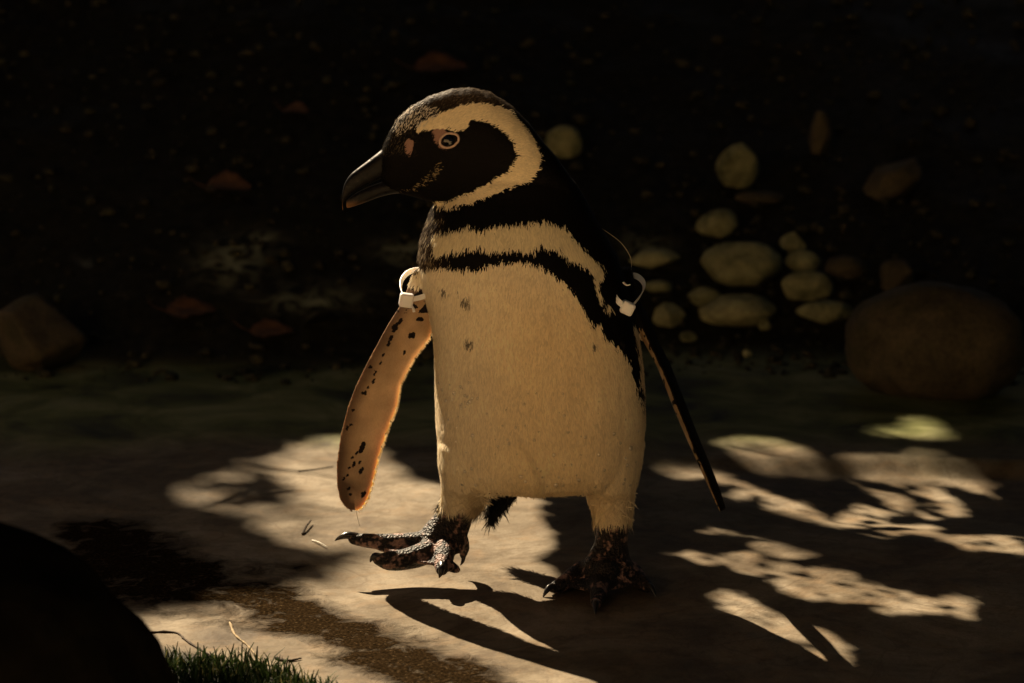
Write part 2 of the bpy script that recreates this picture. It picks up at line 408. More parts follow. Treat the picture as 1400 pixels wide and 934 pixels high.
# ================================================================== THE PENGUIN
bird = bpy.data.objects.new('penguin', None); col.objects.link(bird); bird.location = (0.10, 0.05, 0)
tag(bird, 'black and white penguin walking with one foot raised and head turned aside', 'penguin')
def part(name, me, m, parent=None, sm=True):
    o = link(name, me, m, parent or bird, sm)
    if (parent or bird) is bird: o.matrix_parent_inverse = Matrix.Translation(-Vector(bird.location))
    return o

B = Build()
# trunk and neck: (row, left edge, right edge, depth of middle, half depth)
T = [(226, 648, 764, .045, .040), (250, 617, 787, .048, .058), (275, 594, 802, .050, .070), (300, 585, 814, .052, .080), (325, 576, 829, .055, .088),
     (350, 572, 843, .058, .094), (375, 573, 854, .060, .099), (400, 578, 861, .062, .103), (430, 586, 869, .063, .107), (460, 591, 875, .064, .111),
     (500, 593, 881, .065, .115), (540, 593, 884, .066, .118), (580, 594, 885, .067, .118), (612, 597, 881, .068, .113), (632, 600, 877, .069, .105),
     (646, 605, 871, .070, .093), (656, 616, 858, .071, .077), (663, 642, 832, .072, .054), (667, 684, 796, .074, .028)]
rings = []
for py, l, r, yc, hd in T:
    c = P((l+r)/2, py, yc); hw = (r-l)/2*(3+yc)/FPX*1.0
    rings.append(ellipse_ring(c, np.array((hw, 0, 0)), np.array((0, hd, 0)), 56, 2.15))
B.loft(rings)
# head: (column, top, bottom, half thickness)
H = [(521, 209, 246, .012), (526, 194, 254, .017), (533, 180, 260, .022), (545, 161, 264, .027), (563, 145.5, 268, .032), (588, 131.5, 276, .037), (617, 122.5, 284, .041),
     (644, 120, 292, .044), (669, 126, 297, .046), (698, 144, 302, .047), (722, 168, 304, .046), (743, 195, 304, .043), (760, 214, 302, .038), (778, 240, 298, .030)]
def headY(px): return 0.040 - 0.022*sstep(640, 470, px) if False else 0.040 - 0.022*np.clip((640-px)/170, 0, 1)
rings = []
for px, t, bt, hd in H:
    yc = headY(px); c = P(px, (t+bt)/2, yc); hh = (bt-t)/2*(3+yc)/FPX
    rings.append(ellipse_ring(c, np.array((0, hd, 0)), np.array((0, 0, hh)), 40, 2.1))
B.loft(rings)
# feathered thighs
def leg_rings(rows, yc, hd):
    rings = []
    for k, (py, l, r) in enumerate(rows):
        y = yc[k] if isinstance(yc, (list, tuple)) else yc
        c = P((l+r)/2, py, y); hw = (r-l)/2*(3+y)/FPX; h = hd[k] if isinstance(hd, (list, tuple)) else hw*hd
        rings.append(ellipse_ring(c, np.array((hw, 0, 0)), np.array((0, h, 0)), 32, 2.1))
    return rings
B.loft(leg_rings([(600, 598, 690), (630, 598, 690), (655, 602, 684), (668, 604, 674), (680, 604, 664), (692, 601, 654), (704, 594, 648)], [.06, .06, .065, .075, .082, .087, .088], [.07, .065, .055, .04, .032, .027, .024]))
B.loft(leg_rings([(600, 770, 882), (630, 780, 879), (655, 788, 874), (670, 797, 869), (685, 806, 865), (702, 812, 862), (716, 814, 860)], [.06]*7, [.075, .07, .058, .042, .034, .029, .026]))
# shanks
B.loft(leg_rings([(694, 602, 651), (706, 591, 648), (718, 580, 645), (730, 571, 641), (744, 568, 638), (756, 578, 634)], [.088, .088, .084, .078, .070, .062], [.022, .022, .021, .021, .020, .016]))
B.loft(leg_rings([(706, 814, 860), (725, 815, 859), (745, 811, 859), (762, 801, 862), (778, 792, 866), (790, 798, 860)], [.06, .06, .057, .050, .040, .030], [.022, .021, .021, .024, .030, .030]))
# raised foot: three front toes, webs, hind toe
tA = [P(592, 736, .075), P(566, 740, .078), P(535, 741.5, .080), P(505, 739.5, .080), P(484, 737, .080)]
tB = [P(594, 750, .065), P(572, 760, .052), P(548, 766, .045), P(530, 767, .040), P(518, 765, .037)]
tC = [P(608, 748, .060), P(607, 762, .036), P(605, 773, .018), P(604, 779, .008)]
B.tube(tA, [.0145, .0130, .0128, .0108, .0085], flat=0.95); B.tube(tB, [.0165, .0165, .0150, .0135, .0090], flat=.95); B.tube(tC, [.0155, .0140, .0115, .0085])
B.tube([P(631, 738, .092), P(634, 750, .096), P(633, 760, .096)], [.010, .0085, .005])
B.tube([P(612, 772, .020), P(621, 777, .022), P(625, 779, .026)], [.008, .007, .005])
B.sheet([tA[0], tA[2], tA[3]+(0, 0, -.006), tB[3]*.35+tA[3]*.65, tB[2]+(0, 0, .004), tB[0]], .0055); B.sheet([tB[0], tB[2], (tB[3]+tC[2])/2+(0, 0, .002), tC[2], tC[0]], .005)
# standing foot
gz = lambda px, py, up: np.array((*G(px, py)[:2], float(height(*G(px, py)[:2])) + up))
sA = [P(815, 778, .035), gz(795, 800, .018), gz(772, 809, .012), gz(757, 813, .009)]
sB = [P(828, 782, .02), gz(822, 808, .018), gz(818, 824, .013), gz(815, 835, .009)]
sC = [P(848, 780, .035), gz(862, 800, .018), gz(876, 808, .012), gz(886, 812, .009)]
for t in (sA, sB, sC): B.tube(t, [.018, .0150, .0115, .0075])
B.sheet([sA[0], sA[2], (sA[3]+sB[3])/2+(0, .03, .002), sB[2], sB[0]], .005); B.sheet([sB[0], sB[2], (sC[3]+sB[3])/2+(0, .03, .002), sC[2], sC[0]], .005)
B.tube([P(812, 768, .075), gz(806, 785, .018), gz(800, 787, .009)], [.009, .007, .005])
# flippers
FL = [((568, 368), (604, 368)), ((557, 394), (600, 400)), ((547, 417), (596, 430)), ((529, 445), (590, 462)), ((504, 491), (568, 490)), ((486.5, 526), (549.5, 526)), ((475, 556), (545, 556)),
      ((465, 595), (530, 594)), ((460, 630), (519.5, 628)), ((459.5, 660), (512, 661)), ((464, 683), (505, 683)), ((471, 693), (499, 693)), ((480, 699), (492, 699))]
rings = []
for k, (l, r) in enumerate(FL):
    y = .058 + .055*k/12; a = P(*l, y - .008); c2 = P(*r, y + .008); c = (a+c2)/2; u = (c2-a)/2
    t = [.016, .013, .011, .0085, .0075, .007, .0065, .006, .0055, .005, .0045, .0035, .002][k]
    n = np.array((0.12, 1, 0)); n /= np.linalg.norm(n)
    rr = []
    for ang in np.linspace(0, 2*math.pi, 28, endpoint=False):
        ca, sa = math.cos(ang), math.sin(ang); th = t*(0.78 - 0.38*ca)                       # thick leading edge, thin trailing edge
        rr.append(c + u*math.copysign(abs(ca)**.9, ca) + n*th*sa)
    rings.append(rr)
B.loft(rings)
FR = [((838, 372), (862, 366), .02), ((848, 396), (868, 392), .022), ((858, 421), (878, 418), .024), ((867, 441), (890, 441), .027), ((881, 468), (901, 468), .030), ((899.5, 502), (917.5, 502), .032), ((919, 552), (937, 552), .031),
      ((941, 603), (955.5, 600), .028), ((965, 656), (977.5, 653), .022), ((976, 680), (986, 677), .016), ((985, 699), (991.5, 697), .009)]
rings = []
for k, (l, r, ch) in enumerate(FR):
    y = .070 + .03*k/10; a = P(*l, y); c2 = P(*r, y); c = (a+c2)/2; u = (c2-a)/2*0.96
    rings.append(ellipse_ring(c, u, np.array((0.004, ch, 0)), 28, 2.0))
B.loft(rings)
# tail
B.tube([P(715, 630, .15), P(690, 672, .172), P(676, 700, .182), P(672, 712, .186)], [.035, .024, .012, .004], flat=.6)

me0 = B.mesh('raw'); o0 = bpy.data.objects.new('raw', me0); col.objects.link(o0)
md = o0.modifiers.new('r', 'REMESH'); md.mode = 'VOXEL'; md.voxel_size = 0.0021; md.adaptivity = 0.0
md = o0.modifiers.new('s', 'SMOOTH'); md.factor = 0.5; md.iterations = 4
md = o0.modifiers.new('d', 'SUBSURF'); md.levels = 1
dg = bpy.context.evaluated_depsgraph_get()
body_me = bpy.data.meshes.new_from_object(o0.evaluated_get(dg)); body_me.name = 'body'
bpy.data.objects.remove(o0); bpy.data.meshes.remove(me0)
bv = verts(body_me); bn = normals(body_me); bpx, bpy_ = PX(bv)
# thighs swell under the feathers, a fold runs down between them, feathers lie in soft clumps
frontw = sstep(.05, -.05, bv[:, 1])
def blob(cx, cy, sx, sy): return np.exp(-((bpx-cx)/sx)**2 - ((bpy_-cy)/sy)**2)
fold = np.interp(bpy_, [560, 600, 640, 680], [690, 706, 728, 742]); fd = bpx - fold
dsp = .008*blob(836, 655, 30, 40) + .006*blob(690, 590, 70, 60)
dsp += .0045*np.where(fd < 0, np.exp(-(fd/26)**2), np.exp(-(fd/7)**2))*sstep(570, 610, bpy_)*sstep(690, 660, bpy_)
dsp += .0022*fbm(n3(bv[:, 0]*34, bv[:, 1]*20, bv[:, 2]*16), 3, 67)*sstep(330, 380, bpy_)*sstep(692, 670, bpy_)
bv = bv + bn*(dsp*frontw)[:, None]
body_me.vertices.foreach_set('co', bv.astype(np.float32).ravel()); body_me.update(); bn = normals(body_me); bpx, bpy_ = PX(bv)

# --- plumage map, in the bird's front view
BELLY = [(587, 364), (610, 364), (651, 368), (674, 360), (707, 355), (735, 362), (757, 374), (777, 391), (790, 407), (804, 432), (810, 446), (821, 441), (827, 460), (841, 471), (854, 487), (860, 495), (866, 511), (874, 541), (879, 563),
         (881, 540), (876, 519), (873, 483), (868, 455), (866, 440), (900, 440), (900, 800), (540, 800), (540, 380)]
RING = [(592, 317), (618, 313), (637, 307), (657, 310), (679, 304), (707, 304), (735, 298), (763, 302), (777, 313), (790, 330), (810, 349), (824, 366), (823, 380), (818, 394), (829, 413), (837, 425),
        (830, 424), (814, 400), (811, 377), (804, 366), (779, 357), (774, 348), (760, 335), (740, 335), (721, 341), (696, 339), (674, 339), (651, 335), (618, 341), (592, 347)]
FACE = [(568, 175), (578, 166), (600, 156), (622, 147), (644, 142), (669, 143), (696, 152), (713, 170), (729, 186), (739, 212), (736, 233), (721, 250), (696, 258), (671, 267), (647, 277), (617, 284), (590, 279),
        (592, 275), (612, 275), (632, 267), (654, 258), (672, 245), (694, 235), (699, 223), (707, 212), (701, 198), (689, 181), (669, 169), (645, 163), (637, 175), (627, 181), (610, 177), (588, 180), (568, 181)]
FOREHEAD = [(536, 178), (545, 160), (560, 148), (580, 146), (600, 152), (600, 158), (570, 176), (556, 180), (545, 186)]
EYEPINK = [(588, 178), (606, 176), (612, 182), (604, 190), (602, 200), (612, 207), (600, 203), (593, 192)]
LORE = [(552, 195), (558, 190), (565, 192), (565, 203), (561, 214), (553, 209)]
GAPE = [(607, 219), (600, 232), (588, 246), (570, 258), (540, 263), (566, 254), (585, 238), (596, 224)]
SPOTS = [(606, 397, 4), (637, 412, 6), (642, 468, 5.5), (811, 472, 5), (849, 466, 3), (626, 398, 2)]
FLIP_L = [l for l, r in FL[1:]] + [r for l, r in FL[1:]][::-1]
FSPOTS = [(574, 437, 5, 3), (540, 448, 4, 7), (547, 439, 3, 5), (563, 459, 5, 5), (535, 462, 3, 4), (531, 470, 2, 4), (524, 485, 2, 3), (553, 482, 2, 3), (520, 496, 2, 3), (513, 510, 2, 4), (511, 521, 2.5, 4), (506, 502, 2, 3),
          (503, 530, 2, 2), (498, 537, 4, 3), (483, 561, 2, 2), (475, 585, 2, 3), (480, 581, 2, 2), (495, 612, 4, 8), (488, 620, 2, 3), (484, 635, 2, 4), (494, 643, 3, 5), (478, 640, 2, 2), (470, 655, 2, 3), (477, 668, 2, 3), (482, 626, 2, 2), (475, 650, 2, 2), (492, 632, 1.5, 3), (497, 676, 3, 5), (479, 676, 2, 2)]
WHITE = np.array((0.86, 0.75, 0.56)); BLACK = np.array((0.0055, 0.0045, 0.004)); BROWN = np.array((0.055, 0.036, 0.022)); PINK = np.array((0.27, 0.16, 0.13))
FLESH = np.array((0.47, 0.325, 0.205)); FOOTB = np.array((0.016, 0.012, 0.011)); FOOTP = np.array((0.33, 0.20, 0.17))
tpy = np.array([t[0] for t in T], float); tyc = np.array([t[3] for t in T]); thd = np.array([t[4] for t in T])

def regions(p, px, py):
    # spread flipper, edge-on flipper, feet
    belly_l = np.interp(py, [t[0] for t in T], [t[1] for t in T])
    fl = (px < belly_l + 1.0) & (py > 383) & (py < 704) & (polydist(px, py, FLIP_L)*np.where(inpoly(px, py, FLIP_L), -1, 1) < 5)
    yax = np.interp(py, [(a[1]+b[1])/2 for a, b, c in FR], [(a[0]+b[0])/2 for a, b, c in FR])
    belly_r = np.interp(py, [t[0] for t in T], [t[2] for t in T])
    fr = (np.abs(px - yax) < 16) & (py > 385) & (py < 712) & (px > belly_r - 6)
    fr &= (px > yax - 12)
    foot = ((py > 691 + 0.04*(px-600)) & (px < 655) & (px > 440) & ~fl & (p[:, 1] < .13)) | ((py > 708) & (px > 730) & (px < 905) & ~fr & (p[:, 2] < .16))
    foot &= ~((px < 512) & (py < 722))
    return fl, fr, foot, yax
def plumage(p, px, py, jitter=0.0):
    n = len(p)
    jx = fbm(n3(p[:, 0]*260, p[:, 1]*260, p[:, 2]*110), 2, 61)*3.2 + fbm(n3(p[:, 0]*60, p[:, 1]*60, p[:, 2]*60), 2, 62)*3 + jitter*rng.normal(size=n)
    jy = fbm(n3(p[:, 0]*260, p[:, 1]*260, p[:, 2]*110), 2, 63)*4.0 + fbm(n3(p[:, 0]*60, p[:, 1]*60, p[:, 2]*60), 2, 64)*3 + jitter*1.4*rng.normal(size=n)
    x, y = px+jx, py+jy
    yc = np.interp(py, tpy, tyc); hd = np.interp(py, tpy, thd)
    front = p[:, 1] < yc + 0.42*hd + jx*.001
    headf = py < 290
    c = np.tile(BLACK, (n, 1))
    # brown tinge on neck side and crown; crown lightened to paint sun highlights
    tinge = sstep(620, 575, px)*sstep(270, 300, py); c = c*(1-tinge[:, None]) + BROWN*tinge[:, None]
    sp = (rng.random(n) < .30*tinge*(1 if jitter else .5)); c[sp] = np.array((.30, .24, .16))
    crown = sstep(165, 120, py)*(py < 230); c = c*(1-0.6*crown[:, None]) + BROWN*1.6*0.6*crown[:, None]
    w = inpoly(x, y, BELLY) & front & (py > 340); c[w] = WHITE
    mott = 1 + .10*fbm(p*26, 3, 66); c = np.where(w[:, None], c*mott[:, None]*np.array((1, 1, 1)) , c)
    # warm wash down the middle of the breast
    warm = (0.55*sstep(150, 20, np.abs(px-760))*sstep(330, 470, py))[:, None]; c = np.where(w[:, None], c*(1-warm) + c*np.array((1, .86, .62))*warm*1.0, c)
    w2 = inpoly(x, y, RING) & (p[:, 1] < yc + 0.3*hd); c[w2] = WHITE*np.array((.92, .93, .88))
    w3 = inpoly(px+jx*.7, py+jy*.6, FACE) & (p[:, 1] < headY(px) + 0.004); c[w3] = WHITE*np.array((.95, .93, .86))
    fo = inpoly(px+jx, py+jy, FOREHEAD) & (rng.random(n) < (.55 if jitter else .25)); c[fo] = np.array((.62, .56, .48))  # pale forehead feathers that also paint in the streaky sun highlights
    g = inpoly(px+jx*.5, py+jy*.5, GAPE) & (p[:, 1] < headY(px)); g &= rng.random(n) < (.35 if jitter else .15); c[g] = np.array((.26, .20, .12))
    e = (inpoly(px+jx*.3, py+jy*.3, EYEPINK) | inpoly(px+jx*.4, py+jy*.4, LORE)) & (p[:, 1] < headY(px)); c[e] = PINK
    for sx, sy, r in SPOTS:
        q = sstep(1.3, .1, ((x-sx)/r)**2 + ((y-sy)/(r*1.2))**2)*front*.85; c = c*(1-q[:, None]) + np.array((.055, .045, .04))*q[:, None]
    return c
def flipper_colour(p, px, py, nrm):
    n = len(p); c = np.tile(FLESH, (n, 1))
    d = polydist(px, py, FLIP_L); edge = sstep(9, 1, d)*sstep(420, 460, py)
    m = fbm(n3(px*.045, py*.045, 0), 3, 71)[:, None]; c = c*(1 + .35*m)
    tip = sstep(600, 700, py)*.75; lead = sstep(24, 3, np.where(px < np.interp(py, [l[1] for l, r in FL], [(l[0]+r[0])/2 for l, r in FL]), d, 99))
    k = np.clip(tip*(.6 + .8*fbm(n3(px*.06, py*.06, 3), 2, 72)) + .8*lead, 0, .9)[:, None]; c = c*(1-k) + np.array((.10, .062, .045))*k
    trail = (edge*(px > np.interp(py, [l[1] for l, r in FL], [(l[0]+r[0])/2 for l, r in FL])))[:, None]; c = c*(1-trail) + np.array((.80, .62, .38))*trail
    jx = fbm(n3(px*.35, py*.35, 2), 2, 73)*1.8
    for sx, sy, a, b_ in FSPOTS:
        q = ((px-sx+jx + (py-sy)*.35)/a)**2 + ((py-sy+jx)/b_)**2 < 1; c[q] = np.array((.014, .010, .009))
    up = (py < 428) & (fbm(n3(px*.16, py*.16, 5), 2, 74) > .05); c[up] = np.array((.02, .015, .012))
    c[nrm[:, 1] > 0.25] = BLACK
    return c
col_b = plumage(bv, bpx, bpy_)
fl, fr, foot, yax = regions(bv, bpx, bpy_)
col_b[fl] = flipper_colour(bv[fl], bpx[fl], bpy_[fl], bn[fl])
inner = np.where(bn[:, 0] + 0.35*fbm(n3(bpx*.08, bpy_*.05, 4), 2, 75) < -0.10, 1, 0)
cfr = np.where(inner[:, None] == 1, FLESH*.62*(1+.5*fbm(n3(bpx*.1, bpy_*.05, 1), 2, 76))[:, None], BLACK); fs = fbm(n3(bpx*.25, bpy_*.12, 8), 2, 77) > .38; cfr[fs] = BLACK
col_b[fr] = cfr[fr]
fpn = .8*fbm(bv*60 + 3, 3, 78) + .6*fbm(bv*240, 2, 79)
pinkw = sstep(.05, .36, fpn)[:, None]*.9
col_b[foot] = (FOOTB*(1-pinkw) + FOOTP*pinkw)[foot]
tail = (bv[:, 1] > .13) & (bpy_ > 660); col_b[tail] = BLACK
set_color(body_me, 'Col', col_b); set_float(body_me, 'flip', (fl | fr).astype(float)); set_float(body_me, 'foot', foot.astype(float))

m_body, nt, b = mat('penguin_coat')
geo = node(nt, 'ShaderNodeNewGeometry'); pos = geo.outputs['Position']; ca = attr(nt, 'Col').outputs['Color']; af = attr(nt, 'flip').outputs['Fac']; ft = attr(nt, 'foot').outputs['Fac']
mp = node(nt, 'ShaderNodeMapping'); mp.inputs['Scale'].default_value = (900, 900, 260); nt.links.new(pos, mp.inputs[0])
hair = noise_node(nt, 1.0, 3, 0.6, mp.outputs[0])
vor = node(nt, 'ShaderNodeTexVoronoi'); vor.inputs['Scale'].default_value = 300; nt.links.new(pos, vor.inputs['Vector'])
fine = noise_node(nt, 900, 3, 0.6, pos)
cc = mixc(nt, 0.5, ca, ramp(nt, hair.outputs['Fac'], [(0.3, (.72, .70, .66)), (0.65, (1.06, 1.05, 1.03))]).outputs[0], 'MULTIPLY')
nt.links.new(cc, b.inputs['Base Color'])
nt.links.new(math_n(nt, 'ADD', 0.04, math_n(nt, 'MULTIPLY', ft, 0.25)), b.inputs['Specular IOR Level'])
ro = math_n(nt, 'SUBTRACT', 0.62, math_n(nt, 'MULTIPLY', ft, 0.08)); nt.links.new(ro, b.inputs['Roughness'])
nt.links.new(math_n(nt, 'MULTIPLY', af, 0.6), b.inputs['Subsurface Weight']); b.inputs['Subsurface Radius'].default_value = (1.0, 0.66, 0.40); b.inputs['Subsurface Scale'].default_value = 0.007
hh = math_n(nt, 'ADD', math_n(nt, 'MULTIPLY', vor.outputs['Distance'], math_n(nt, 'MULTIPLY', ft, 1.5)), math_n(nt, 'MULTIPLY', hair.outputs['Fac'], 0.5))
b1 = bump(nt, b, hh, 0.8, 0.0020); bump(nt, b, fine.outputs['Fac'], 0.25, 0.0006, b1)
body = part('body', body_me, m_body)

# --- feathers: small blades lying on the skin, coloured where they root
def feather_mesh(n):
    tri_ct = len(body_me.polygons)
    cen = np.empty(tri_ct*3, np.float32); body_me.polygons.foreach_get('center', cen); cen = cen.reshape(-1, 3).astype(float)
    nor = np.empty(tri_ct*3, np.float32); body_me.polygons.foreach_get('normal', nor); nor = nor.reshape(-1, 3).astype(float)
    ar = np.empty(tri_ct, np.float32); body_me.polygons.foreach_get('area', ar)
    x, y = PX(cen); a, b2, f, _ = regions(cen, x, y); bare = (inpoly(x, y, EYEPINK) | inpoly(x, y, LORE) | (((x-613.6)/15)**2 + ((y-192.5)/13)**2 < 1)) & (cen[:, 1] < .04)
    w = ar*(~(a | b2 | f | bare)); w = w*np.where(cen[:, 1] > .11, .35, 1); i = rng.choice(tri_ct, n, p=w/w.sum())
    p = cen[i] + rng.normal(size=(n, 3))*.0006; nr = nor[i]; x, y = x[i], y[i]
    beak = P(540, 225, .03); away = p - beak; away /= np.linalg.norm(away, axis=1)[:, None]
    hw = sstep(300, 250, y)[:, None]; down = np.tile(np.array((0, 0, -1.0)), (n, 1)); down[:, 0] += .10*np.sign(p[:, 0]-.035)*sstep(0, .1, np.abs(p[:, 0]-.035))
    t = away*hw + down*(1-hw) + rng.normal(size=(n, 3))*(.16 + .18*sstep(650, 685, y))[:, None] + (fbm(p*22, 2, 81)*.35)[:, None]*np.cross(nr, down)
    t -= nr*(t*nr).sum(1)[:, None]; t /= np.linalg.norm(t, axis=1)[:, None]
    s = np.cross(nr, t)
    L = np.where(y < 280, .0048, .0075)*rng.uniform(.7, 1.3, n); L = L*(1 + 1.3*sstep(650, 688, y)*rng.uniform(.3, 1.4, n)); L = np.where((y > 285) & (y < 350), L*1.35, L); L = L*(1 + 1.2*np.exp(-((x-664)/12)**2 - ((y-680)/16)**2))
    W = np.where(y < 280, .00055, .00075)*rng.uniform(.7, 1.3, n); tilt = rng.uniform(.05, .20, n) + .12*sstep(660, 690, y); tilt = np.where((y > 270) & (y < 350), tilt + .08, tilt)
    p = p - nr*.0004
    tip = p + t*L[:, None] + nr*(tilt*L)[:, None]; mid = p + t*(L*.55)[:, None] + nr*(tilt*L*.75)[:, None]
    V = np.stack([p - s*W[:, None]*.7, p + s*W[:, None]*.7, mid + s*W[:, None], mid - s*W[:, None], tip], 1).reshape(-1, 3)
    k = np.arange(n)*5; F = np.concatenate([np.stack([k, k+1, k+2], 1), np.stack([k, k+2, k+3], 1), np.stack([k+3, k+2, k+4], 1)])
    c = plumage(p, x, y, 1.1)*rng.uniform(.82, 1.1, n)[:, None]
    # black feathers get slightly paler tips; crown and forehead tips carry painted sun highlights
    c = np.clip(c, 0, .9); c5 = np.repeat(c, 5, 0).reshape(n, 5, 3); cr = (sstep(175, 125, y)*(y < 230) + .7*sstep(575, 540, x)*(y < 215)*(x < 580))*rng.random(n)**2; c5[:, 3:5] += (np.array((.20, .16, .11))*cr[:, None])[:, None, :]; c5[:, 4] += .002
    me = mesh_np('feathers', V, F); set_color(me, 'Col', c5.reshape(-1, 3)); return me
m_feather, nt, b = mat('feather')
out = nt.nodes['Material Output']; ca = attr(nt, 'Col').outputs['Color']; nt.links.new(ca, b.inputs['Base Color']); b.inputs['Roughness'].default_value = 0.5; b.inputs['Specular IOR Level'].default_value = 0.05
tr = node(nt, 'ShaderNodeBsdfTranslucent'); nt.links.new(ca, tr.inputs['Color']); mx = node(nt, 'ShaderNodeMixShader'); mx.inputs[0].default_value = 0.20
nt.links.new(b.outputs[0], mx.inputs[1]); nt.links.new(tr.outputs[0], mx.inputs[2]); nt.links.new(mx.outputs[0], out.inputs['Surface'])
fe = part('feathers', feather_mesh(190000), m_feather); fe['kind'] = 'stuff'

bpy.context.view_layer.update(); bvh = BVHTree.FromObject(body, bpy.context.evaluated_depsgraph_get())
def on_body(px, py):
    r = ray(px, py); h = bvh.ray_cast(Vector(CAM), Vector(r)); return (np.array(h[0]), np.array(h[1])) if h[0] else (None, None)

# --- fringe of fine feathers on the trailing edge of the spread flipper
Vf = []; Cf = []; rp = [r for l, r in FL[3:]]; lp = [l for l, r in FL[3:]]
for side, pts in ((1, rp), (-1, lp)):
    for i in range(len(pts)-1):
        a, c = np.array(pts[i]), np.array(pts[i+1]); m = int(np.linalg.norm(c-a)*(3.0 if side == 1 else 2.0))
        for k in range(m):
            q = a + (c-a)*rng.random(); y = .058 + .055*(i+3+k/m)/12 + side*.008
            p = P(q[0]-side*2.5, q[1], y); t = np.array((side*.8, rng.normal()*.25, -.75 + rng.normal()*.25)); t /= np.linalg.norm(t); L = rng.uniform(.002, .0045)*(1 if side == 1 else .7)
            s = np.cross(t, (0, 1, 0)); s = s/np.linalg.norm(s)*.0005
            Vf += [p-s, p+s, p+t*L]; Cf += [(.75, .58, .36) if side == 1 else (.30, .19, .11)]*3
fm = mesh_np('fringe', np.array(Vf), np.arange(len(Vf)).reshape(-1, 3)); set_color(fm, 'Col', np.array(Cf)); o = part('flipper_fringe', fm, m_feather); o['kind'] = 'stuff'

# --- beak
m_beak, nt, b = mat('beak_horn'); tc = node(nt, 'ShaderNodeTexCoord'); n1 = noise_node(nt, 55, 6, 0.65, tc.outputs['Object'], 1.5); at = attr(nt, 'tip').outputs['Fac']
c = ramp(nt, n1.outputs['Fac'], [(0.42, (.004, .0035, .0035)), (0.62, (.010, .009, .010)), (0.78, (.07, .062, .055))]).outputs[0]
c = mixc(nt, at, c, (.34, .17, .075)); nt.links.new(c, b.inputs['Base Color']); b.inputs['Roughness'].default_value = 0.36; b.inputs['Specular IOR Level'].default_value = 0.10
bump(nt, b, n1.outputs['Fac'], 0.35, 0.002)
def beak(name, S, tipfun):
    bb = Build(); rings = []
    for x, t, bt, th in S:
        y = headY(x); c = P(x, (t+bt)/2, y); rings.append(ellipse_ring(c, np.array((0, th*MPP, 0)), np.array((0, 0, (bt-t)/2*MPP)), 24, 2.3))
    bb.loft(rings); me = bb.mesh(name)
    o = part(name, me, m_beak); md = o.modifiers.new('s', 'SUBSURF'); md.levels = md.render_levels = 2
    v = verts(me); x, y = PX(v); set_float(me, 'tip', tipfun(x, y)); return o
beak('upper_mandible', [(575, 192, 224, 22), (552, 190, 231, 20), (533, 196, 239, 17), (515, 210, 247, 14), (500, 222, 254, 11.5), (487, 231.5, 261, 9.5), (478, 239, 267, 7.5), (471.5, 249, 273, 5.5), (468.2, 260, 279, 4), (467.5, 272, 284.5, 2.6), (469, 282, 289, 1.4)],
     lambda x, y: sstep(276, 288, y)*.8)
beak('lower_mandible', [(585, 226, 262, 18), (560, 236, 264, 15), (540, 243, 264.5, 12), (520, 249, 269, 9.5), (505, 255, 275, 7.5), (490, 262, 280.5, 5.5), (480, 268.5, 283.5, 4), (473.5, 274, 285, 2.2)],
     lambda x, y: sstep(500, 474, x)*.45*sstep(274, 282, y))
# --- eye
m_eye = simple_mat('eye', (.004, .003, .003), .05, .5); m_lid = simple_mat('eye_ring', (.46, .32, .25), .5, .3, 400, .25, .3, .0005)
p, n = on_body(613.6, 192.3)
bm = bmesh.new(); bmesh.ops.create_uvsphere(bm, u_segments=28, v_segments=18, radius=.0122); me = bpy.data.meshes.new('eye'); bm.to_mesh(me); bm.free()
eye = part('eye', me, m_eye); eye.location = Vector(p - n*.0085)
bb = Build(); z = Vector(n); xax = Vector((1, 0, .35)); xax = (xax - z*xax.dot(z)).normalized(); yax_ = z.cross(xax); rings = []
for a in np.linspace(0, 2*math.pi, 37)[:-1]:
    rx, ry = .0118*(1 + .12*(math.cos(a) > .7)), .0088; c = np.array(p) + np.array(xax)*rx*math.cos(a) + np.array(yax_)*ry*math.sin(a) - n*.0002
    rad = np.array(xax)*math.cos(a) + np.array(yax_)*math.sin(a)
    rings.append([c + (rad*math.cos(q) + n*math.sin(q))*.0016 for q in np.linspace(0, 2*math.pi, 9)[:-1]])
V = [tuple(v) for r in rings for v in r]; F = [(i*8+k, i*8+(k+1) % 8, ((i+1) % 36)*8+(k+1) % 8, ((i+1) % 36)*8+k) for i in range(36) for k in range(8)]
er = link('eye_ring', mesh_from('eye_ring', V, F), m_lid, eye); er.matrix_parent_inverse = Matrix.Translation(-eye.location - Vector((0, 0, 0)))

# --- claws
m_claw = simple_mat('claw_horn', (.018, .015, .014), .28, .5, 120, .4, .2, .001)
def claw(pts, rad):
    bb = Build(); bb.tube(pts, rad, 10, True, 1.0, 4); part('claw', bb.mesh('claw'), m_claw)
claw([P(488, 734, .080), P(476, 732, .080), P(466, 734.5, .080), P(458, 739, .080)], [.0056, .0052, .0034, .0006])
claw([P(521, 762, .037), P(513, 760, .034), P(508.5, 764, .033), P(506, 768.5, .032)], [.0050, .0046, .0030, .0006])
claw([P(604.5, 772, .006), P(604, 777, -.002), P(602.5, 784, -.005), P(600.5, 790, -.005)], [.0050, .0048, .0036, .0006])
claw([P(633.5, 757, .096), P(633.5, 764, .094), P(632, 769, .092), P(629.5, 773, .090)], [.0036, .0030, .0022, .0005])
for t in (sA, sB, sC):
    d_ = t[3]-t[2]; d_ /= np.linalg.norm(d_); claw([t[3]-d_*.002+(0, 0, .002), t[3]+d_*.008+(0, 0, .003), t[3]+d_*.015+(0, 0, -.001), t[3]+d_*.020+(0, 0, -.006)], [.0048, .0044, .0030, .0006])

